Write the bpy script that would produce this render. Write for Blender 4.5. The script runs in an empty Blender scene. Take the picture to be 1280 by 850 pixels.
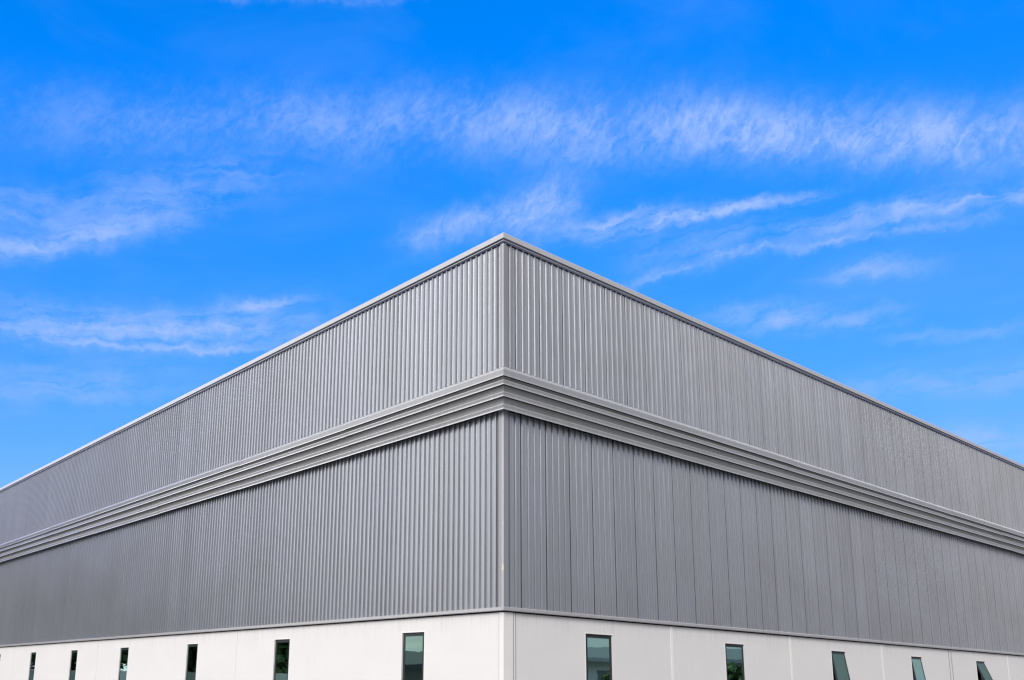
import bpy, bmesh, math, random
from mathutils import Vector, Matrix
random.seed(7)
R = math.radians
S = bpy.context.scene
COL = S.collection

# ------------------------------------------------------------------ camera
def setup_camera():
    f, px, py = 1154.348, 550.279, 605.345          # fitted on the 1280 x 850 photograph
    yaw, pitch, roll = -0.08223, 0.21409, 0.01472
    fw = Vector((math.sin(yaw)*math.cos(pitch), math.cos(yaw)*math.cos(pitch), math.sin(pitch)))
    r = Vector((math.cos(yaw), -math.sin(yaw), 0)); u = r.cross(fw)
    c, s = math.cos(roll), math.sin(roll)
    r2 = r*c + u*s; u2 = u*c - r*s
    cam = bpy.data.cameras.new('camera'); o = bpy.data.objects.new('camera', cam); COL.objects.link(o)
    m = Matrix.Identity(4)
    for i in range(3):
        m[i][0] = r2[i]; m[i][1] = u2[i]; m[i][2] = -fw[i]
    m.translation = Vector((0.24339, -20.14139, 1.6))
    o.matrix_world = m
    cam.sensor_fit = 'HORIZONTAL'; cam.sensor_width = 36
    cam.lens = f/1280*36
    cam.shift_x = (640-px)/1280
    cam.shift_y = -(425-py)/1280
    cam.clip_start = 0.1; cam.clip_end = 6000
    S.camera = o
setup_camera()

# ------------------------------------------------------------------ light and sky
SUN_AZ, SUN_EL = R(194), R(29)      # compass azimuth (from +Y clockwise) and elevation
sun = bpy.data.lights.new('sun', 'SUN'); sun.energy = 2.35; sun.angle = R(24); sun.color = (1.0, 0.94, 0.84)
so = bpy.data.objects.new('sun', sun); COL.objects.link(so)
sd = Vector((math.sin(SUN_AZ)*math.cos(SUN_EL), math.cos(SUN_AZ)*math.cos(SUN_EL), math.sin(SUN_EL)))
so.rotation_euler = sd.to_track_quat('Z', 'Y').to_euler()

S.cycles.filter_width = 1.3
S.view_settings.view_transform = 'Standard'; S.view_settings.look = 'None'
S.view_settings.exposure = 0.0; S.view_settings.gamma = 1.0; S.view_settings.use_curve_mapping = False

class NT:
    """small helper for writing shader maths"""
    def __init__(s, t): s.t = t
    def n(s, kind, **kw):
        x = s.t.nodes.new(kind)
        for k, v in kw.items(): setattr(x, k, v)
        return x
    def link(s, a, b): s.t.links.new(a, b)
    def put(s, v, sock):
        if isinstance(v, (int, float)): sock.default_value = v
        elif isinstance(v, (tuple, list)): sock.default_value = v
        else: s.link(v, sock)
    def m(s, op, a, b=0.0, c=None, clamp=False):
        x = s.n('ShaderNodeMath', operation=op, use_clamp=clamp)
        s.put(a, x.inputs[0]); s.put(b, x.inputs[1])
        if c is not None: s.put(c, x.inputs[2])
        return x.outputs[0]
    def ss(s, v, a, b):      # smoothstep
        x = s.n('ShaderNodeMapRange', interpolation_type='SMOOTHSTEP')
        s.put(v, x.inputs[0]); s.put(a, x.inputs[1]); s.put(b, x.inputs[2])
        return x.outputs[0]
    def comb(s, a, b, c):
        x = s.n('ShaderNodeCombineXYZ')
        for i, v in enumerate((a, b, c)): s.put(v, x.inputs[i])
        return x.outputs[0]
    def noise(s, vec, scale, detail=4, rough=0.55, dist=0.0):
        x = s.n('ShaderNodeTexNoise'); s.link(vec, x.inputs['Vector'])
        x.inputs['Scale'].default_value = scale; x.inputs['Detail'].default_value = detail
        x.inputs['Roughness'].default_value = rough; x.inputs['Distortion'].default_value = dist
        return x.outputs['Fac']
def mixsock(x, name):       # RGBA mix sockets by type
    return [i for i in x.inputs if i.name == name and i.type == 'RGBA'][0]
def _mix(s, f, a, b, mode='MIX'):
    x = s.n('ShaderNodeMix', data_type='RGBA', blend_type=mode)
    s.put(f, x.inputs[0]); s.put(a, mixsock(x, 'A')); s.put(b, mixsock(x, 'B'))
    return [o for o in x.outputs if o.type == 'RGBA'][0]
NT.mix = _mix

def build_world():
    w = bpy.data.worlds.new('World'); S.world = w; w.use_nodes = True
    t = w.node_tree; t.nodes.clear(); N = NT(t)
    sky = N.n('ShaderNodeTexSky', sky_type='NISHITA', sun_disc=False)
    sky.sun_elevation = SUN_EL; sky.sun_rotation = SUN_AZ
    sky.air_density = 1.0; sky.dust_density = 0.4; sky.ozone_density = 3.0; sky.altitude = 0
    tc = N.n('ShaderNodeTexCoord'); sep = N.n('ShaderNodeSeparateXYZ'); N.link(tc.outputs['Generated'], sep.inputs[0])
    X, Y, Z = sep.outputs
    az = N.m('MULTIPLY', N.m('ARCTAN2', X, Y), 57.29578)        # degrees east of +Y
    el = N.m('MULTIPLY', N.m('ARCSINE', Z), 57.29578)
    # vivid blue: saturated the way the photograph is
    hs = N.n('ShaderNodeHueSaturation'); hs.inputs['Saturation'].default_value = SKY_SAT; hs.inputs['Value'].default_value = SKY_VAL
    hs.inputs['Hue'].default_value = SKY_HUE
    N.link(sky.outputs[0], hs.inputs['Color'])
    sc = N.n('ShaderNodeSeparateColor'); N.link(N.mix(1.0, hs.outputs[0], (*SKY_GAIN, 1), 'MULTIPLY'), sc.inputs[0])
    cc = N.n('ShaderNodeCombineColor')
    N.link(N.m('MAXIMUM', N.m('MULTIPLY', N.m('SUBTRACT', sc.outputs[0], 0.36), 1.05), 0.0), cc.inputs[0])
    N.link(N.m('MULTIPLY', N.m('POWER', N.m('DIVIDE', sc.outputs[1], 2.35), 0.60), 2.25), cc.inputs[1])
    N.link(sc.outputs[2], cc.inputs[2])
    base = cc.outputs[0]
    # ---- thin cirrus, laid out on the sky by bearing and elevation
    P = N.comb(az, el, 0.0)
    w1 = N.noise(P, 0.09, 3, 0.5); w2 = N.noise(N.comb(el, az, 7.3), 0.11, 3, 0.5)
    azw = N.m('ADD', az, N.m('MULTIPLY', N.m('SUBTRACT', w1, 0.5), 5.0))
    w3 = N.noise(N.comb(az, el, 4.4), 0.8, 5, 0.6)
    elw = N.m('ADD', el, N.m('ADD', N.m('MULTIPLY', N.m('SUBTRACT', w2, 0.5), 2.2), N.m('MULTIPLY', N.m('SUBTRACT', w3, 0.5), 1.3)))
    total = None; ripple_total = None
    for (a0, e0, ha, he, ang, st, kind) in CIRRUS:
        c, s_ = math.cos(R(ang)), math.sin(R(ang))
        da = N.m('SUBTRACT', azw, a0); de = N.m('SUBTRACT', elw, e0)
        u = N.m('ADD', N.m('MULTIPLY', da, c/ha), N.m('MULTIPLY', de, s_/ha))
        v = N.m('ADD', N.m('MULTIPLY', da, -s_/he), N.m('MULTIPLY', de, c/he))
        d = N.m('ADD', N.m('POWER', N.m('ABSOLUTE', u), 3.0), N.m('MULTIPLY', v, v))
        g = N.m('MULTIPLY', N.m('EXPONENT', N.m('MULTIPLY', d, -1.0)), st)
        if kind: ripple_total = g if ripple_total is None else N.m('ADD', ripple_total, g)
        else: total = g if total is None else N.m('ADD', total, g)
    # fibres drawn out along the wind, a little tilted
    k = R(8)
    fu = N.m('ADD', N.m('MULTIPLY', azw, math.cos(k)), N.m('MULTIPLY', elw, math.sin(k)))
    fv = N.m('SUBTRACT', N.m('MULTIPLY', elw, math.cos(k)), N.m('MULTIPLY', azw, math.sin(k)))
    fib = N.noise(N.comb(N.m('MULTIPLY', fu, 0.16), N.m('MULTIPLY', fv, 1.1), 3.0), 1.0, 6, 0.62, 0.5)
    puff = N.noise(P, 0.45, 6, 0.62, 0.4)
    fibm = N.ss(N.m('ADD', N.m('MULTIPLY', fib, 0.62), N.m('MULTIPLY', puff, 0.38)), 0.33, 0.66)
    # ripples across the long band
    k2 = R(38)
    ru = N.m('ADD', N.m('MULTIPLY', azw, math.cos(k2)), N.m('MULTIPLY', elw, math.sin(k2)))
    rv = N.m('SUBTRACT', N.m('MULTIPLY', elw, math.cos(k2)), N.m('MULTIPLY', azw, math.sin(k2)))
    rip = N.noise(N.comb(N.m('MULTIPLY', ru, 0.75), N.m('MULTIPLY', rv, 1.7), 9.0), 1.0, 6, 0.66, 0.3)
    crisp = N.noise(P, 1.6, 6, 0.72, 0.6)
    blot = N.noise(P, 0.22, 4, 0.6, 0.3)
    ripm = N.ss(N.m('ADD', N.m('MULTIPLY', N.m('ADD', N.m('MULTIPLY', rip, 0.65), N.m('MULTIPLY', crisp, 0.35)), 0.55), N.m('MULTIPLY', blot, 0.45)), 0.38, 0.64)
    cir = N.m('ADD', N.m('MULTIPLY', total, N.m('MULTIPLY', fibm, 1.3)), N.m('MULTIPLY', ripple_total, N.m('ADD', 0.20, N.m('MULTIPLY', ripm, 0.75))))
    # faint veil over everything
    veil = N.m('MULTIPLY', N.ss(N.noise(N.comb(N.m('MULTIPLY', az, 0.35), el, 1.0), 0.14, 5, 0.6, 0.6), 0.42, 0.8), VEIL)
    cir = N.m('MINIMUM', N.m('ADD', cir, veil), 0.85)
    col = N.mix(cir, base, (*CIRRUS_COL, 1))
    # ---- unseen white clouds added behind and above the viewer as soft fill light
    pl = N.m('ADD', N.m('MAXIMUM', Z, 0.0), 0.18)
    Q = N.comb(N.m('DIVIDE', X, pl), N.m('DIVIDE', Y, pl), 0.0)
    dk = N.noise(Q, 0.9, 6, 0.58, 0.3)
    fill_deck = N.ss(dk, 0.22, 0.46)
    # only where the bearing is away from the open blue quarter
    front = N.m('ADD', N.m('ADD', Y, N.m('MULTIPLY', X, 0.0)), N.m('MULTIPLY', Z, FILL_DECK_Z))
    where = N.m('SUBTRACT', 1.0, N.ss(front, FILL_DECK_A, FILL_DECK_B))
    bank = N.m('MULTIPLY', N.ss(az, 37.0, 47.0), N.m('SUBTRACT', 1.0, N.ss(az, 100.0, 130.0)))
    where = N.m('MAXIMUM', where, bank)
    bank2 = N.m('MULTIPLY', N.ss(N.m('MULTIPLY', az, -1.0), 58.0, 70.0), N.m('SUBTRACT', 1.0, N.ss(el, 30.0, 50.0)))
    where = N.m('MAXIMUM', where, bank2)
    shade = N.ss(N.noise(Q, 1.7, 5, 0.6), 0.3, 0.75)
    side = N.ss(X, 0.1, 0.85)
    dcol = N.mix(side, (*FILL_DECK_L, 1), (*FILL_DECK_R, 1))
    ga, ge = N.m('DIVIDE', N.m('ADD', az, 74.0), 10.0), N.m('DIVIDE', N.m('SUBTRACT', el, 12.0), 10.0)     # hot spot added to the unseen clouds for the left wall's highlight
    glow = N.m('EXPONENT', N.m('MULTIPLY', N.m('ADD', N.m('MULTIPLY', ga, ga), N.m('MULTIPLY', ge, ge)), -1.0))
    gs = N.n('ShaderNodeVectorMath', operation='SCALE'); N.link(dcol, gs.inputs[0]); N.link(N.m('ADD', 1.0, N.m('MULTIPLY', glow, 1.7)), gs.inputs['Scale'])
    dcol = gs.outputs[0]
    dcol = N.mix(N.m('MULTIPLY', shade, 0.35), dcol, (0.45*FILL_DECK_R[0], 0.46*FILL_DECK_R[1], 0.5*FILL_DECK_R[2], 1))
    col = N.mix(N.m('MULTIPLY', fill_deck, where), col, dcol)
    bg = N.n('ShaderNodeBackground'); N.link(col, bg.inputs[0]); bg.inputs[1].default_value = 0.1
    out = N.n('ShaderNodeOutputWorld'); N.link(bg.outputs[0], out.inputs[0])
    w.cycles.sampling_method = 'MANUAL'; w.cycles.sample_map_resolution = 1024

SKY_SAT, SKY_VAL, SKY_HUE = 1.3, 1.0, 0.5
SKY_GAIN = (1.5, 2.45, 3.6)
CIRRUS_COL = (3.9, 5.6, 10.6)
VEIL = 0.12
FILL_DECK_Z, FILL_DECK_A, FILL_DECK_B = -0.3, 0.10, 0.44
FILL_DECK_L, FILL_DECK_R = (11.8, 11.6, 11.4), (4.5, 4.65, 5.2)
# (bearing, elevation, half length, half height, tilt, strength, rippled)
CIRRUS = [
    (-23.5, 31.9, 10.2, 1.76, 8, 0.38, 1),
    (-6.5, 33.5, 10.1, 1.7, 1, 0.62, 1),
    (8.5, 32.8, 8.8, 1.55, -5, 0.8, 1),
    (23.9, 29.9, 10.5, 1.55, -14, 1.15, 1),
    (-25.5, 27.5, 11.5, 1.25, 15, 0.42, 0),
    (-28.4, 24.8, 6.6, 0.7, 18, 0.6, 0),
    (-24.1, 20.4, 11.3, 1.10, 7, 0.75, 0),
    (-24.0, 19.4, 8.4, 0.22, 5, 0.4, 0),
    (-15.9, 22.8, 3.2, 0.39, 7, 0.5, 0),
    (-27.2, 16.5, 6.4, 1.26, 10, 0.4, 0),
    (-4.2, 28.0, 3.4, 0.8, 16, 0.85, 1),
    (1.7, 28.9, 3.2, 1.45, 21, 1.05, 1),
    (7.3, 27.7, 4.4, 0.71, 2, 0.7, 0),
    (14.1, 27.6, 4.9, 0.33, 1, 0.8, 0),
    (11.7, 24.6, 4.7, 0.33, 6, 0.5, 0),
    (24.5, 25.9, 8.2, 0.66, 0, 0.65, 0),
    (20.7, 24.9, 5.6, 0.22, -1, 0.5, 0),
    (27.1, 24.9, 1.3, 0.22, 13, 0.35, 0),
    (11.5, 25.7, 4.5, 1.27, 3, 0.25, 0),
    (21.9, 23.2, 3.2, 0.44, -1, 0.4, 0),
    (17.7, 21.2, 5.3, 0.77, -4, 0.55, 0),
    (25.6, 16.6, 5.6, 0.93, -2, 0.35, 0),
    (27.4, 13.3, 3.2, 0.93, -7, 0.5, 0),
    (26.1, 19.3, 3.3, 0.38, -4, 0.3, 0),
    (-16.2, 39.3, 9.5, 0.24, 5, 0.2, 0),
]
build_world()

# ------------------------------------------------------------------ materials
def new_mat(name):
    m = bpy.data.materials.new(name); m.use_nodes = True
    t = m.node_tree; b = t.nodes['Principled BSDF']
    return m, NT(t), b

def steel(name, col, rough, metallic, streak=0.10, sheet=0.0, dirt=(0.5, 0.5, 0.5), lap_shade=False, wear=None):
    """pre-painted silver sheet: weathered tone, vertical run-off streaks, small tone steps from sheet to sheet"""
    m, N, b = new_mat(name)
    tc = N.n('ShaderNodeTexCoord'); uv = N.n('ShaderNodeUVMap'); sep = N.n('ShaderNodeSeparateXYZ')
    N.link(uv.outputs[0], sep.inputs[0]); U, V = sep.outputs[0], sep.outputs[1]     # U metres along the wall, V height
    cloud = N.noise(N.comb(N.m('MULTIPLY', U, 0.35), N.m('MULTIPLY', V, 0.5), 0.0), 1.0, 4, 0.6)
    stk = N.noise(N.comb(N.m('MULTIPLY', U, 9.0), N.m('MULTIPLY', V, 0.35), 2.0), 1.0, 4, 0.6)
    fine = N.noise(N.comb(N.m('MULTIPLY', U, 30.0), N.m('MULTIPLY', V, 12.0), 5.0), 1.0, 3, 0.6)
    v = N.m('ADD', N.m('MULTIPLY', N.m('SUBTRACT', cloud, 0.5), streak*1.2), 1.0)
    v = N.m('ADD', v, N.m('MULTIPLY', N.m('SUBTRACT', stk, 0.5), streak*1.6))
    v = N.m('ADD', v, N.m('MULTIPLY', N.m('SUBTRACT', fine, 0.5), streak*0.7))
    if sheet:
        wn = N.n('ShaderNodeTexWhiteNoise', noise_dimensions='1D')
        N.link(N.m('FLOOR', N.m('DIVIDE', N.m('SUBTRACT', U, SEAM0), SHEET)), wn.inputs['W'])
        v = N.m('ADD', v, N.m('MULTIPLY', N.m('SUBTRACT', wn.outputs['Value'], 0.5), sheet))
    sc = N.n('ShaderNodeVectorMath', operation='SCALE'); sc.inputs[0].default_value = col; N.link(v, sc.inputs['Scale'])
    c = sc.outputs[0]
    c = N.mix(N.ss(cloud, 0.35, 0.7), c, N.mix(1.0, c, (0.985, 0.99, 1.015, 1), 'MULTIPLY'))
    if wear:      # worn pale paint patches
        wn_ = N.noise(N.comb(N.m('MULTIPLY', U, 5.0), N.m('MULTIPLY', V, 1.6), 4.0), 1.0, 6, 0.7)
        c = N.mix(N.m('MULTIPLY', N.ss(wn_, wear[0], wear[0]+0.05), wear[1]), c, (*wear[2], 1))
    if lap_shade:     # lap shadow painted as a dark strip at every fourth rib (the two bands are set out from different starts)
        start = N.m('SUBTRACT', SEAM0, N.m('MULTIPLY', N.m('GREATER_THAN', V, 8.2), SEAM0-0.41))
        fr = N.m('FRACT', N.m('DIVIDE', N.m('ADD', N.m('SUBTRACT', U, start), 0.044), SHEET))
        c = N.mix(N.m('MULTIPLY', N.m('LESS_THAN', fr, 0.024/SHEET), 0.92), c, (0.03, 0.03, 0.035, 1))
    N.link(c, b.inputs['Base Color'])
    b.inputs['Metallic'].default_value = metallic
    rn = N.m('ADD', rough, N.m('MULTIPLY', N.m('SUBTRACT', cloud, 0.5), 0.08))
    N.link(rn, b.inputs['Roughness'])
    return m

SHEET, SEAM0, PITCH = 0.823, 0.575, 0.20575

M = {}
M['clad'] = steel('ribbed_sheet', (0.445, 0.462, 0.498), 0.34, 0.8, 0.12, 0.06)
M['clad_lap_shade'] = steel('ribbed_sheet_lap_shadow', (0.445, 0.460, 0.495), 0.33, 0.8, 0.12, 0.06, lap_shade=True)
M['trim'] = steel('folded_trim', (0.52, 0.52, 0.535), 0.42, 0.45, 0.10)
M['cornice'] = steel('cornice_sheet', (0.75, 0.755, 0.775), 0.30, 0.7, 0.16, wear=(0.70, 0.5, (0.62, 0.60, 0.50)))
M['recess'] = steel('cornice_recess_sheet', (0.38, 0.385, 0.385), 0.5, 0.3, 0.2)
M['cap'] = steel('cap_flashing', (0.62, 0.625, 0.64), 0.38, 0.4, 0.10)
M['bead'] = steel('worn_corner_bead', (0.52, 0.525, 0.55), 0.4, 0.4, 0.2, wear=(0.58, 0.9, (0.80, 0.79, 0.72)))
M['corner'] = steel('corner_sheet', (0.37, 0.375, 0.40), 0.42, 0.45, 0.14, wear=(0.66, 0.75, (0.70, 0.69, 0.62)))

def plaster(name='white_render', tone=(0.80, 0.797, 0.82)):
    m, N, b = new_mat(name)
    uv = N.n('ShaderNodeUVMap'); sep = N.n('ShaderNodeSeparateXYZ'); N.link(uv.outputs[0], sep.inputs[0]); U, V = sep.outputs[0], sep.outputs[1]
    a = N.noise(N.comb(N.m('MULTIPLY', U, 0.5), V, 0.0), 1.0, 5, 0.6)
    s_ = N.noise(N.comb(N.m('MULTIPLY', U, 6.0), N.m('MULTIPLY', V, 0.5), 3.0), 1.0, 5, 0.65)
    g = N.noise(N.comb(U, V, 0.0), 60.0, 3, 0.6)
    v = N.m('ADD', 0.97, N.m('ADD', N.m('MULTIPLY', N.m('SUBTRACT', a, 0.5), 0.10), N.m('MULTIPLY', N.m('SUBTRACT', s_, 0.5), 0.07)))
    sc = N.n('ShaderNodeVectorMath', operation='SCALE'); sc.inputs[0].default_value = tone; N.link(v, sc.inputs['Scale'])
    # run-off grime hanging below the metal drip, in narrow uneven streaks
    top = N.ss(V, 2.55, 3.22)
    drip = N.noise(N.comb(N.m('MULTIPLY', U, 14.0), N.m('MULTIPLY', V, 0.8), 6.0), 1.0, 4, 0.6)
    gr = N.m('ADD', N.m('MULTIPLY', N.m('MULTIPLY', top, N.ss(drip, 0.50, 0.72)), 0.35), N.m('MULTIPLY', N.ss(V, 3.02, 3.17), 0.25))
    N.link(N.mix(gr, sc.outputs[0], (0.50, 0.49, 0.46, 1)), b.inputs['Base Color'])
    b.inputs['Roughness'].default_value = 0.75
    bp = N.n('ShaderNodeBump'); bp.inputs['Strength'].default_value = 0.25; bp.inputs['Distance'].default_value = 0.004
    N.link(N.m('ADD', g, N.m('MULTIPLY', a, 3.0)), bp.inputs['Height']); N.link(bp.outputs[0], b.inputs['Normal'])
    return m
M['plaster'] = plaster()
M['pier'] = plaster('pale_pier_paint', (0.84, 0.84, 0.85))

def simple(name, col, rough=0.6, metallic=0.0, var=0.12, scale=3.0):
    m, N, b = new_mat(name)
    tc = N.n('ShaderNodeTexCoord'); n = N.noise(tc.outputs['Object'], scale, 5, 0.6)
    v = N.m('ADD', 1.0, N.m('MULTIPLY', N.m('SUBTRACT', n, 0.5), var*2))
    sc = N.n('ShaderNodeVectorMath', operation='SCALE'); sc.inputs[0].default_value = col; N.link(v, sc.inputs['Scale'])
    N.link(sc.outputs[0], b.inputs['Base Color']); b.inputs['Roughness'].default_value = rough; b.inputs['Metallic'].default_value = metallic
    return m
M['frame'] = simple('dark_aluminium', (0.035, 0.045, 0.05), 0.35, 0.4, 0.1)
M['halo_strip'] = simple('white_halo_strip', (0.88, 0.87, 0.87), 0.6, 0, 0.03)  # pale strip standing in for the bright halo round the windows
M['sealant'] = simple('pale_sealant', (0.88, 0.88, 0.86), 0.6, 0, 0.04, 6)
M['groove'] = simple('grey_joint', (0.42, 0.42, 0.42), 0.8, 0, 0.15, 6)
M['void'] = simple('dark_interior', (0.02, 0.022, 0.024), 0.9)
M['roof'] = simple('roof_sheet', (0.5, 0.5, 0.52), 0.5, 0.3)
M['floor'] = simple('interior_floor', (0.25, 0.25, 0.24), 0.7)

def glass_mat():
    m = bpy.data.materials.new('green_tinted_glass'); m.use_nodes = True
    t = m.node_tree; t.nodes.clear(); N = NT(t)
    gl = N.n('ShaderNodeBsdfGlossy'); gl.inputs['Color'].default_value = (0.46, 0.71, 0.63, 1); gl.inputs['Roughness'].default_value = 0.012
    tr = N.n('ShaderNodeBsdfTransparent'); tr.inputs['Color'].default_value = (0.05, 0.16, 0.13, 1)
    tc = N.n('ShaderNodeTexCoord')
    bp = N.n('ShaderNodeBump'); bp.inputs['Strength'].default_value = 0.04; bp.inputs['Distance'].default_value = 0.02
    N.link(N.noise(tc.outputs['Object'], 1.6, 2, 0.5), bp.inputs['Height']); N.link(bp.outputs[0], gl.inputs['Normal'])
    fr = N.n('ShaderNodeFresnel'); fr.inputs['IOR'].default_value = 1.9
    mx = N.n('ShaderNodeMixShader'); N.link(N.m('ADD', N.m('MULTIPLY', fr.outputs[0], 0.8), 0.34, clamp=True), mx.inputs[0])
    N.link(tr.outputs[0], mx.inputs[1]); N.link(gl.outputs[0], mx.inputs[2])
    o = N.n('ShaderNodeOutputMaterial'); N.link(mx.outputs[0], o.inputs[0])
    return m
M['glass'] = glass_mat()

def ground_mat():
    m, N, b = new_mat('concrete_yard')
    tc = N.n('ShaderNodeTexCoord'); P = tc.outputs['Object']
    a = N.noise(P, 0.08, 5, 0.6); g = N.noise(P, 3.0, 5, 0.65)
    v = N.m('ADD', 0.85, N.m('ADD', N.m('MULTIPLY', a, 0.2), N.m('MULTIPLY', g, 0.12)))
    sc = N.n('ShaderNodeVectorMath', operation='SCALE'); sc.inputs[0].default_value = (0.17, 0.168, 0.16); N.link(v, sc.inputs['Scale'])
    N.link(sc.outputs[0], b.inputs['Base Color']); b.inputs['Roughness'].default_value = 0.85
    return m
M['ground'] = ground_mat()
M['grass'] = simple('field_grass', (0.07, 0.11, 0.04), 0.9, 0, 0.4, 0.05)
M['asphalt'] = simple('asphalt', (0.055, 0.055, 0.058), 0.85, 0, 0.2, 1.0)
M['kerb'] = simple('kerb_concrete', (0.38, 0.37, 0.35), 0.8)
M['leaf'] = simple('foliage', (0.055, 0.10, 0.035), 0.6, 0, 0.5, 0.8)
M['bark'] = simple('bark', (0.10, 0.075, 0.05), 0.9, 0, 0.3, 4)
M['shedwall'] = simple('pale_shed_sheet', (0.62, 0.63, 0.62), 0.5, 0.1, 0.06)
M['shedroof'] = simple('dark_shed_roof', (0.16, 0.18, 0.20), 0.5, 0.2)

# ------------------------------------------------------------------ mesh helpers
def link(name, bm, mat, parent=None, label=None):
    me = bpy.data.meshes.new(name); bm.to_mesh(me); bm.free()
    o = bpy.data.objects.new(name, me); COL.objects.link(o); me.materials.append(mat)
    if parent is not None: o.parent = parent
    if label: o['label'] = label
    return o
def tag(o, label, cat, group=None, kind=None):
    if label: o['label'] = label
    if cat: o['category'] = cat
    if group: o['group'] = group
    if kind: o['kind'] = kind
    return o

# building footprint: corner nearest the camera at the origin
q = 2**-0.5
DL, DR = Vector((-q, q, 0)), Vector((q, q, 0))        # along the left and right walls
LEN_L, LEN_R = 60.0, 50.0
# walls: start corner, direction, length, outward normal.  Index 0 = left wall, 1 = right wall, 2, 3 = far sides
NL, NR = Vector((-q, -q, 0)), Vector((q, -q, 0))
WALLS = [(Vector((0, 0, 0)), DL, LEN_L, NL), (Vector((0, 0, 0)), DR, LEN_R, NR),
         (DR*LEN_R, DL, LEN_L, -NL), (DL*LEN_L, DR, LEN_R, -NR)]
def wp(i, t, o, z):
    c, d, L, n = WALLS[i]
    return c + d*t + n*o + Vector((0, 0, z))

class Acc:
    """mesh accumulator with a UV map holding (metres along the wall, height)"""
    def __init__(s): s.bm = bmesh.new(); s.uv = s.bm.loops.layers.uv.new('UVMap')
    def face(s, pts, uvs):
        f = s.bm.faces.new([s.bm.verts.new(p) for p in pts])
        for l, u in zip(f.loops, uvs): l[s.uv].uv = u
        return f
    def done(s, name, mat, parent, label=None, weld=1e-5):
        if weld: bmesh.ops.remove_doubles(s.bm, verts=s.bm.verts, dist=weld)
        bmesh.ops.recalc_face_normals(s.bm, faces=s.bm.faces)
        return link(name, s.bm, mat, parent, label)
    # box in wall coordinates
    def wbox(s, i, t0, t1, o0, o1, z0, z1, tilt=None):
        c = [(t, o, z) for t in (t0, t1) for o in (o0, o1) for z in (z0, z1)]
        P = []
        for (t, o, z) in c:
            if tilt:                           # (hinge z, hinge o, angle): swing out about a horizontal axis
                hz, ho, an = tilt; dz, do = z-hz, o-ho
                z = hz + dz*math.cos(an) + do*math.sin(an)*1.0
                o = ho + do*math.cos(an) - dz*math.sin(an)
            P.append(wp(i, t, o, z))
        UV = [(t + (o-o0), z) for (t, o, z) in c]
        for f in ((0,1,3,2),(4,6,7,5),(0,4,5,1),(2,3,7,6),(0,2,6,4),(1,5,7,3)):
            s.face([P[k] for k in f], [UV[k] for k in f])

def sweep(acc, prof, cuts=None, jitter=0.0, seed=1, closed=False):
    """run a section (offset, height) round the building with mitred corners; optional lap joints along each wall"""
    rnd = random.Random(seed)
    for i in range(4):
        c, d, L, n = WALLS[i]
        # the mitre: an offset o lengthens the run by o at an outer corner
        if cuts and i < 2:
            ts = [0.0]
            while ts[-1] < L - cuts*1.5: ts.append(ts[-1] + cuts*rnd.uniform(0.92, 1.06))
            ts.append(L)
        else: ts = [0.0, L]
        for k in range(len(ts)-1):
            a, b = ts[k], ts[k+1]
            first, last = k == 0, k == len(ts)-2
            jo = 0.0 if (first or last) and not cuts else rnd.uniform(-jitter, jitter)
            jz = rnd.uniform(-jitter, jitter)*1.2
            if first: jo = jz = 0.0
            lap = 0.0 if last else 0.03
            PA = [wp(i, (-o if first else a), o+jo, z+jz) for o, z in prof]
            PB = [wp(i, (L+o if last else b+lap), o+jo, z+jz) for o, z in prof]
            acc_len = 0.0
            m_ = len(prof)
            for j in range(m_ if closed else m_-1):
                j2 = (j+1) % m_
                acc.face([PA[j], PB[j], PB[j2], PA[j2]], [(a, prof[j][1]), (b, prof[j][1]), (b, prof[j2][1]), (a, prof[j2][1])])
    return acc

def zc(z, o):           # height as read off at the wall plane -> height at offset o
    return 1.6 + (z-1.6)*(1 - o*1.414/20.14)

# ------------------------------------------------------------------ setting
def disc(name, r, z, mat):
    bm = bmesh.new()
    vs = [bm.verts.new((r*math.cos(2*math.pi*k/96), r*math.sin(2*math.pi*k/96), z)) for k in range(96)]
    bm.faces.new(vs); return link(name, bm, mat)
g = disc('ground', 3000, -0.008, M['grass']); tag(g, None, None, kind='structure')
def sheet(name, x0, x1, y0, y1, z, mat):
    bm = bmesh.new(); bm.faces.new([bm.verts.new(p) for p in ((x0,y0,z),(x1,y0,z),(x1,y1,z),(x0,y1,z))])
    return tag(link(name, bm, mat), None, None, kind='structure')
sheet('yard', -75, 75, -38, 95, 0.0, M['ground'])

# ------------------------------------------------------------------ the warehouse
W = bpy.data.objects.new('warehouse', None); COL.objects.link(W)
tag(W, 'large warehouse clad in ribbed silver grey metal above a white wall, seen at its corner', 'warehouse')

Z_BASE, Z_TRIM = 0.0, 3.22
Z_LOW_TOP, Z_UP_BOT, Z_UP_TOP = 7.70, 8.748, 11.812

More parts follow.
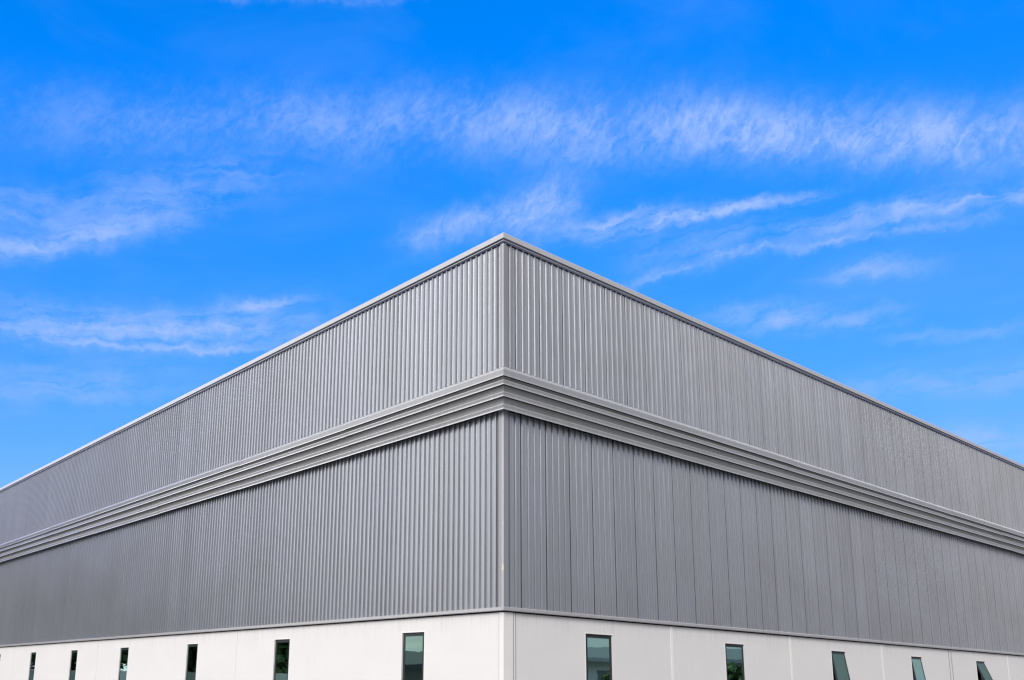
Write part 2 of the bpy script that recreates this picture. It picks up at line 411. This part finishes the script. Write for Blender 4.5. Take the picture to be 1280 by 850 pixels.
def rib_profile(L, seam0, slot, groove, PITCH, swage):
    """plan of the profiled sheet along one wall: (t, offset)"""
    pts = []
    k0 = int(math.floor((0.0-seam0)/PITCH)) - 1
    n = int(L/PITCH)+3
    rnd = random.Random(5)
    for k in range(k0, k0+n+2):
        c = seam0 + k*PITCH
        seam = (k % 4 == 0)
        j = rnd.uniform(-0.0015, 0.0015)
        h = 0.042 if swage else 0.046
        if seam:
            # overlapping edge: a narrow dark slot beside the rib
            pts += [(c-0.040, -0.001), (c-0.037, -slot), (c-0.022, -slot), (c-0.019, 0.004), (c-0.012, h+0.003), (c+0.011, h+0.003), (c+0.020, 0.0)]
        else:
            if groove: pts += [(c-0.034, 0.0), (c-0.032, -groove), (c-0.022, -groove)]
            pts += [(c-0.021, 0.0), (c-0.014, h+j), (c+0.014, h+j), (c+0.021, 0.0)]
        # two shallow swages in the pan
        for s_ in ((0.072, 0.128) if swage else ()):
            pts += [(c+s_-0.010, 0.0), (c+s_-0.004, 0.0035), (c+s_+0.004, 0.0035), (c+s_+0.010, 0.0)]
    return [p for p in pts if 0.09 < p[0] < L-0.09]

def cladding(i, z0, z1, label, seam0, slot, groove):
    a = Acc(); L = WALLS[i][2]
    pts = [(0.0, 0.0), (0.158, 0.0), (0.162, -0.022), (0.176, -0.022), (0.180, 0.0)] + [p for p in rib_profile(L, seam0, slot, groove, 0.20575 if i in (1, 3) else 0.1832, i in (1, 3)) if p[0] > 0.19] + [(L, 0.0)]
    for (t0, o0), (t1, o1) in zip(pts, pts[1:]):
        a.face([wp(i, t0, o0, z0), wp(i, t1, o1, z0), wp(i, t1, o1, z1), wp(i, t0, o0, z1)], [(t0, z0), (t1, z0), (t1, z1), (t0, z1)])
    o = a.done('cladding', M['clad_lap_shade' if i in (1, 3) else 'clad'], W, label)
    return o
side = ['left', 'right', 'back right', 'back left']
for i in range(4):
    s0 = SEAM0 if i == 1 else 0.40
    slot = 0.030 if i in (1, 3) else 0.008; groove = 0.014 if i in (1, 3) else 0.010
    cladding(i, Z_UP_BOT, Z_UP_TOP-0.015, 'upper band of ribbed grey sheet, %s face' % side[i] if i < 2 else None, 0.41 if i == 1 else 0.36, slot, groove)
    cladding(i, Z_TRIM+0.03, Z_LOW_TOP, 'lower band of ribbed grey sheet, %s face' % side[i] if i < 2 else None, s0, slot, groove)
# liner behind the sheets: closes the building
a = Acc(); sweep(a, [(-0.09, 3.0), (-0.09, 11.9)]); a.done('backing_wall', M['void'], W)

# parapet cap: folded flashing with a drip and a second trim line below it
a = Acc()
sweep(a, [(-0.45, 11.88), (-0.45, 12.02), (0.075, 12.045), (0.10, 12.02), (0.105, 11.892), (0.088, 11.890), (0.088, 11.915), (-0.02, 11.93)], cuts=6.0, jitter=0.003, seed=3)
a.done('parapet_cap', M['cap'], W)
a = Acc()
sweep(a, [(0.02, 11.864), (0.066, 11.862), (0.068, 11.842), (0.060, 11.840), (0.058, 11.854)], cuts=6.0, jitter=0.0015, seed=4)
a.done('eaves_trim', M['cap'], W)

# cornice: backing with four projecting ledges
CO = 0.20
REC = 0.075
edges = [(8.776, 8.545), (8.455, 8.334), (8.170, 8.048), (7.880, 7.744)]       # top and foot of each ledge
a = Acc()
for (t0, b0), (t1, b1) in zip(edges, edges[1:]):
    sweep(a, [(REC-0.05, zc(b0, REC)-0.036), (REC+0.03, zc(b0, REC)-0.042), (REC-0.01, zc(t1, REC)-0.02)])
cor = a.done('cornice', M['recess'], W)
for k, (zt, zb) in enumerate(edges):
    o1 = CO; T, B = zc(zt, o1), zc(zb, o1)
    a = Acc()
    if k == 0: prof = [(-0.04, 8.733), (0.036, 8.735), (0.055, 8.728), (o1-0.012, T-0.050), (o1-0.006, T-0.075), (o1-0.038, B+0.036), (o1+0.008, B+0.014), (o1+0.008, B), (o1-0.012, B), (o1-0.012, B+0.03)]
    else: prof = [(REC-0.01, T+0.012), (o1-0.030, T+0.012), (o1, T-0.018), (o1, T-0.026), (o1-0.040, B+0.036), (o1+0.010, B+0.016), (o1+0.010, B), (o1-0.012, B), (o1-0.012, B+0.03)]
    sweep(a, prof, cuts=6.1, jitter=0.006, seed=11+k)
    a.done('ledge', M['cornice'], cor)

# corner flashings
def corner_flash(z0, z1, wl, wr, o, mat):
    a = Acc()
    e = 0.012
    def P(i, t, oo, z): return wp(i, t, oo, z)
    tip0, tip1 = wp(0, -o, o, z0), wp(0, -o, o, z1)
    for i, w in ((0, wl), (1, wr)):
        a.face([tip0, P(i, w, o, z0), P(i, w, o, z1), tip1], [(-o, z0), (w, z0), (w, z1), (-o, z1)])
        a.face([P(i, w, o, z0), P(i, w+e, 0.0, z0), P(i, w+e, 0.0, z1), P(i, w, o, z1)], [(w, z0), (w+e, z0), (w+e, z1), (w, z1)])
    return a.done('corner_flashing', mat, W)
corner_flash(8.74, 11.80, 0.070, 0.05, 0.036, M['corner'])
corner_flash(Z_TRIM+0.03, 7.72, 0.125, 0.115, 0.040, M['corner'])

def corner_strip(z0, z1, w, o):
    a = Acc()
    a.face([wp(0, -o, o, z0), wp(0, w, o, z0), wp(0, w, o, z1), wp(0, -o, o, z1)], [(0, z0), (w, z0), (w, z1), (0, z1)])
    a.face([wp(0, w, o, z0), wp(0, w, o-0.006, z0), wp(0, w, o-0.006, z1), wp(0, w, o, z1)], [(w, z0), (w, z0), (w, z1), (w, z1)])
    a.face([wp(1, -o, o, z0), wp(1, -o+0.012, o, z0), wp(1, -o+0.012, o, z1), wp(1, -o, o, z1)], [(0, z0), (w, z0), (w, z1), (0, z1)])
    a.done('corner_bead', M['bead'], W)
corner_strip(8.74, 11.79, 0.008, 0.041); corner_strip(Z_TRIM+0.03, 7.70, 0.016, 0.045)

# drip flashing at the foot of the cladding
a = Acc()
sweep(a, [(-0.01, 3.285), (0.045, 3.275), (0.062, 3.262), (0.064, 3.205), (0.052, 3.190), (0.046, 3.200), (0.045, 3.25)], cuts=6.0, jitter=0.003, seed=8)
a.done('drip_flashing', M['trim'], W)

# white wall with real openings
WO = -0.03
LWIN = [(2.72, 3.57), (8.77, 9.62), (14.58, 15.38), (20.37, 21.19), (25.82, 26.62), (31.26, 32.06), (36.9, 37.75), (42.6, 43.45), (48.4, 49.2)]
RWIN = [(2.70, 3.68), (8.47, 9.42), (14.37, 15.30), (20.08, 20.98), (25.90, 26.82), (31.7, 32.62), (37.5, 38.42), (43.3, 44.2)]
WZ0, WZ1 = 0.85, 2.83
def white_wall(i, wins, label):
    a = Acc(); L = WALLS[i][2]
    def quad(t0, t1, z0, z1, o=WO):
        if t1-t0 < 1e-6: return
        a.face([wp(i, t0, o, z0), wp(i, t1, o, z0), wp(i, t1, o, z1), wp(i, t0, o, z1)], [(t0, z0), (t1, z0), (t1, z1), (t0, z1)])
    x = WO*-1.0
    cur = 0.03
    for (t0, t1) in wins:
        quad(cur, t0, 0, 3.165); quad(t0, t1, 0, WZ0); quad(t0, t1, WZ1, 3.165); cur = t1
        d = -0.24
        for A, B in (((t0, WZ0), (t1, WZ0)), ((t1, WZ0), (t1, WZ1)), ((t1, WZ1), (t0, WZ1)), ((t0, WZ1), (t0, WZ0))):
            a.face([wp(i, A[0], WO, A[1]), wp(i, B[0], WO, B[1]), wp(i, B[0], d, B[1]), wp(i, A[0], d, A[1])], [(A[0], A[1]), (B[0], B[1]), (B[0]+.1, B[1]), (A[0]+.1, A[1])])
    quad(cur, L-0.03, 0, 3.165)
    return a.done('wall', M['plaster'], W, label)
white_wall(0, LWIN, 'white rendered wall, left face'); white_wall(1, RWIN, 'white rendered wall, right face')
white_wall(2, [], None); white_wall(3, [], None)

# corner pier
a = Acc()
for i, w in ((0, 0.15), (1, 0.30)):
    tip0, tip1 = wp(0, 0.012, -0.012, 0), wp(0, 0.012, -0.012, 3.168)
    o = -0.012
    a.face([tip0, wp(i, w, o, 0), wp(i, w, o, 3.168), tip1], [(0, 0), (w, 0), (w, 3.2), (0, 3.2)])
    a.face([wp(i, w, o, 0), wp(i, w+0.004, WO-0.002, 0), wp(i, w+0.004, WO-0.002, 3.168), wp(i, w, o, 3.168)], [(w, 0), (w+.02, 0), (w+.02, 3.2), (w, 3.2)])
a.done('corner_pier', M['pier'], W)
a = Acc(); a.wbox(0, 0.158, 0.180, WO-0.01, WO+0.002, 0, 3.16); a.done('panel_joint', M['groove'], W)
a = Acc(); a.wbox(1, 0.318, 0.345, WO-0.01, WO+0.002, 0, 3.16); a.done('panel_joint', M['groove'], W)
a = Acc(); a.wbox(1, 0.349, 0.372, WO-0.01, WO+0.005, 0, 3.16); a.done('panel_joint', M['sealant'], W)
a = Acc(); a.wbox(1, 0.378, 0.406, WO-0.01, WO+0.002, 0, 3.16); a.done('panel_joint', M['groove'], W)
for t in (6.05, 11.92, 17.86, 29.27):
    a = Acc(); a.wbox(1, t-0.05, t+0.05, WO-0.01, WO+0.005, 0, 3.16); a.done('panel_joint', M['sealant'] , W)
for t in (23.33, 23.56):
    a = Acc(); a.wbox(1, t-0.035, t+0.035, WO-0.01, WO+0.002, 0, 3.16); a.done('panel_joint', M['groove'], W)
for t in (11.9, 23.5, 34.6):
    a = Acc(); a.wbox(0, t-0.006, t+0.006, WO-0.01, WO+0.001, 0, 3.16); a.done('panel_joint', M['groove'], W)

# windows
def window(i, t0, t1, opening, label=None):
    o1 = WO - 0.035; o0 = o1 - 0.07; b = 0.045
    a = Acc()
    a.wbox(i, t0, t0+b, o0, o1, WZ0, WZ1); a.wbox(i, t1-b, t1, o0, o1, WZ0, WZ1)
    a.wbox(i, t0+b, t1-b, o0, o1, WZ1-b, WZ1); a.wbox(i, t0+b, t1-b, o0, o1, WZ0, WZ0+b)
    f = a.done('window', M['frame'], W, label, weld=0)
    # slim white surround, added for the bright halo along the window edges
    a = Acc(); s_ = 0.022; p0, p1 = WO-0.01, WO+0.004
    a.wbox(i, t0-s_, t0, p0, p1, WZ0, WZ1); a.wbox(i, t1, t1+s_, p0, p1, WZ0, WZ1)
    a.wbox(i, t0-s_, t1+s_, p0, p1, WZ1, WZ1+s_); a.wbox(i, t0-s_, t1+s_, p0, p1, WZ0-s_, WZ0)
    a.done('halo_strip', M['halo_strip'], f, weld=0)
    # top-hung sash and its pane
    g_ = b+0.004; sb = 0.04; s0, s1 = o1-0.035, o1+0.012
    tl = (WZ1-g_, s1, opening) if opening else None
    a = Acc()
    z0, z1 = WZ0+g_, WZ1-g_; x0, x1 = t0+g_, t1-g_
    a.wbox(i, x0, x0+sb, s0, s1, z0, z1, tl); a.wbox(i, x1-sb, x1, s0, s1, z0, z1, tl)
    a.wbox(i, x0+sb, x1-sb, s0, s1, z1-sb, z1, tl); a.wbox(i, x0+sb, x1-sb, s0, s1, z0, z0+sb, tl)
    a.done('sash', M['frame'], f, weld=0)
    a = Acc(); a.wbox(i, x0+sb-0.005, x1-sb+0.005, s1-0.016, s1-0.008, z0+sb-0.005, z1-sb+0.005, tl)
    a.done('pane', M['glass'], f, weld=0)
    if opening:
        zz = z0 + 0.9
        for x in (x0+0.01, x1-0.022):
            a = Acc(); a.wbox(i, x, x+0.012, o0+0.02, s1+(z1-zz)*math.sin(opening)-0.03, zz, zz+0.02)
            a.done('stay', M['frame'], f, weld=0)
    return f
for (t0, t1) in LWIN: window(0, t0, t1, 0)
for k, (t0, t1) in enumerate(RWIN):
    window(1, t0, t1, [0, 0, R(9), R(8), R(21), R(6), 0, 0][k], 'window with its top hung sash tilted open' if k in (2, 3, 4) else None)

# dim interior: floor slab, back lining near the windows, and the roof
a = Acc()
for i in (0, 1):
    L = WALLS[i][2]
    a.face([wp(i, 3, -3.0, 0.0), wp(i, L-3, -3.0, 0.0), wp(i, L-3, -3.0, 3.2), wp(i, 3, -3.0, 3.2)], [(0,0)]*4)
a.done('interior_lining', M['roof'], W)
a = Acc(); z = 3.2
a.face([wp(0, 0.1, -0.05, z), wp(0, LEN_L-0.1, -0.05, z), wp(2, LEN_L-0.1, -0.05, z), wp(2, 0.1, -0.05, z)], [(0,0)]*4); a.done('ceiling', M['void'], W)
a = Acc()
mid0, mid1 = DR*(LEN_R/2) + Vector((0, 0, 11.8)), DR*(LEN_R/2) + DL*LEN_L + Vector((0, 0, 11.8))
c0, c1, c2, c3 = (Vector(v)+Vector((0,0,11.3)) for v in (wp(0,0.1,-0.1,0), wp(0,LEN_L-0.1,-0.1,0), wp(2,LEN_L-0.1,-0.1,0), wp(2,0.1,-0.1,0)))
a.face([c0, c1, mid1, mid0], [(0,0)]*4); a.face([mid0, mid1, c2, c3], [(0,0)]*4); a.done('roof', M['roof'], W)

# ------------------------------------------------------------------ what the windows reflect: neighbours across the yard
def shed(name, cx, cy, rz, L, D, H, label, posts=False):
    e = bpy.data.objects.new(name, None); COL.objects.link(e); e.location = (cx, cy, 0); e.rotation_euler = (0, 0, rz)
    tag(e, label, 'building')
    def box(bm, x0, x1, y0, y1, z0, z1):
        v = [bm.verts.new((x, y, z)) for x in (x0, x1) for y in (y0, y1) for z in (z0, z1)]
        for f in ((0,1,3,2),(4,6,7,5),(0,4,5,1),(2,3,7,6),(0,2,6,4),(1,5,7,3)): bm.faces.new([v[k] for k in f])
    bm = bmesh.new(); box(bm, -L/2, L/2, -D/2, D/2, 0, H); link('wall', bm, M['shedwall'], e)
    bm = bmesh.new()
    P = [(-D/2-2.4, H-0.15), (-D/2-2.4, H+0.2), (0, H+1.6), (D/2+0.6, H+0.2), (D/2+0.6, H-0.15), (0, H+1.3)]
    A = [bm.verts.new((-L/2-0.5, y, z)) for y, z in P]; B = [bm.verts.new((L/2+0.5, y, z)) for y, z in P]
    for k in range(6): bm.faces.new([A[k], A[(k+1) % 6], B[(k+1) % 6], B[k]])
    bm.faces.new(A[::-1]); bm.faces.new(B); link('roof', bm, M['shedroof'], e)
    x = -L/2+1
    while x < L/2:
        bm = bmesh.new(); box(bm, x-0.12, x+0.12, -D/2-2.2, -D/2-1.96, 0, H-0.15); link('post', bm, M['shedroof'], e); x += 6
    x = -L/2+4
    while x < L/2-4:
        bm = bmesh.new(); box(bm, x-1.8, x+1.8, -D/2-0.04, -D/2+0.1, 0, 3.2); link('door', bm, M['shedroof'], e); x += 12
    return e
shed('storage_shed', 78, 8, R(-90), 60, 14, 4.1, 'long low pale shed with a dark canopy roof, mirrored in the right windows')
shed('storage_shed', -72, -4, R(90), 44, 14, 3.2, 'pale shed with dark roof, mirrored in the left windows near the corner')

def tree(x, y, h, seed, label, group='trees reflected in the left windows'):
    rnd = random.Random(seed)
    e = bpy.data.objects.new('broadleaf_tree', None); COL.objects.link(e); e.location = (x, y, 0)
    tag(e, label, 'tree', group)
    bm = bmesh.new()
    def limb(p, q_, r0, r1):
        d = (q_-p).normalized(); s1 = d.orthogonal().normalized(); s2 = d.cross(s1)
        A = [bm.verts.new(p + (s1*math.cos(k*math.pi/3)+s2*math.sin(k*math.pi/3))*r0) for k in range(6)]
        B = [bm.verts.new(q_ + (s1*math.cos(k*math.pi/3)+s2*math.sin(k*math.pi/3))*r1) for k in range(6)]
        for k in range(6): bm.faces.new([A[k], A[(k+1) % 6], B[(k+1) % 6], B[k]])
    top = Vector((rnd.uniform(-.3, .3), rnd.uniform(-.3, .3), h*0.45)); limb(Vector((0, 0, 0)), top, h*0.03, h*0.02)
    tips = []
    for k in range(16):
        an = k*2.4 + rnd.random(); b0 = top*rnd.uniform(0.6, 1.0); rr = h*rnd.uniform(0.10, 0.32)
        tp = Vector((math.cos(an)*rr, math.sin(an)*rr, h*rnd.uniform(0.30, 0.88))); limb(b0, tp, h*0.012, h*0.004); tips.append(tp)
    tips.append(Vector((0, 0, h*0.85)))
    link('trunk', bm, M['bark'], e)
    bm = bmesh.new()
    for tp in tips:
        for k in range(260):
            v = Vector((rnd.gauss(0, 1), rnd.gauss(0, 1), rnd.gauss(0, 0.8))); v = v.normalized()*rnd.random()**0.4*h*0.17
            c = tp + v; s_ = rnd.uniform(0.25, 0.5)
            n = Vector((rnd.gauss(0, 1), rnd.gauss(0, 1), rnd.gauss(0, 1))).normalized(); a1 = n.orthogonal().normalized()*s_; a2 = n.cross(a1)*0.6
            bm.faces.new([bm.verts.new(c+a1), bm.verts.new(c+a2), bm.verts.new(c-a1), bm.verts.new(c-a2)])
    link('crown', bm, M['leaf'], e)
for k, (x, y, h) in enumerate([(-62, 21, 9), (-60, 27, 12), (-63, 33, 13), (-60, 39, 12), (-64, 45, 14), (-60, 51, 12), (-62, 58, 14), (-63, 66, 12)]):
    tree(x, y, h, k+1, 'tall dark green tree across the yard, mirrored in the left windows')

bm = bmesh.new()
v = [bm.verts.new(p) for x in (-50.1, -49.9) for p in ((x, 14, 0), (x, 14, 2.3), (x, 90, 2.3), (x, 90, 0))]
for f in ((0,1,2,3), (7,6,5,4), (0,4,5,1), (1,5,6,2), (2,6,7,3), (3,7,4,0)): bm.faces.new([v[k] for k in f])
pw = link('perimeter_wall', bm, M['shedwall'])
tag(pw, 'low pale boundary wall in front of the trees, mirrored in the left windows', 'wall')

for k, (x, y, h) in enumerate([(66, 2, 3.4), (64, 9, 2.6), (67, 20, 3.8), (62, 27, 2.8)]):
    tree(x, y, h, 40+k, 'small bushy tree beside the long shed, mirrored in the right windows', 'small trees reflected in the right windows')
tree(-58, -6, 4.2, 60, 'lone young tree before the pale shed, mirrored in the window left of the corner', None)
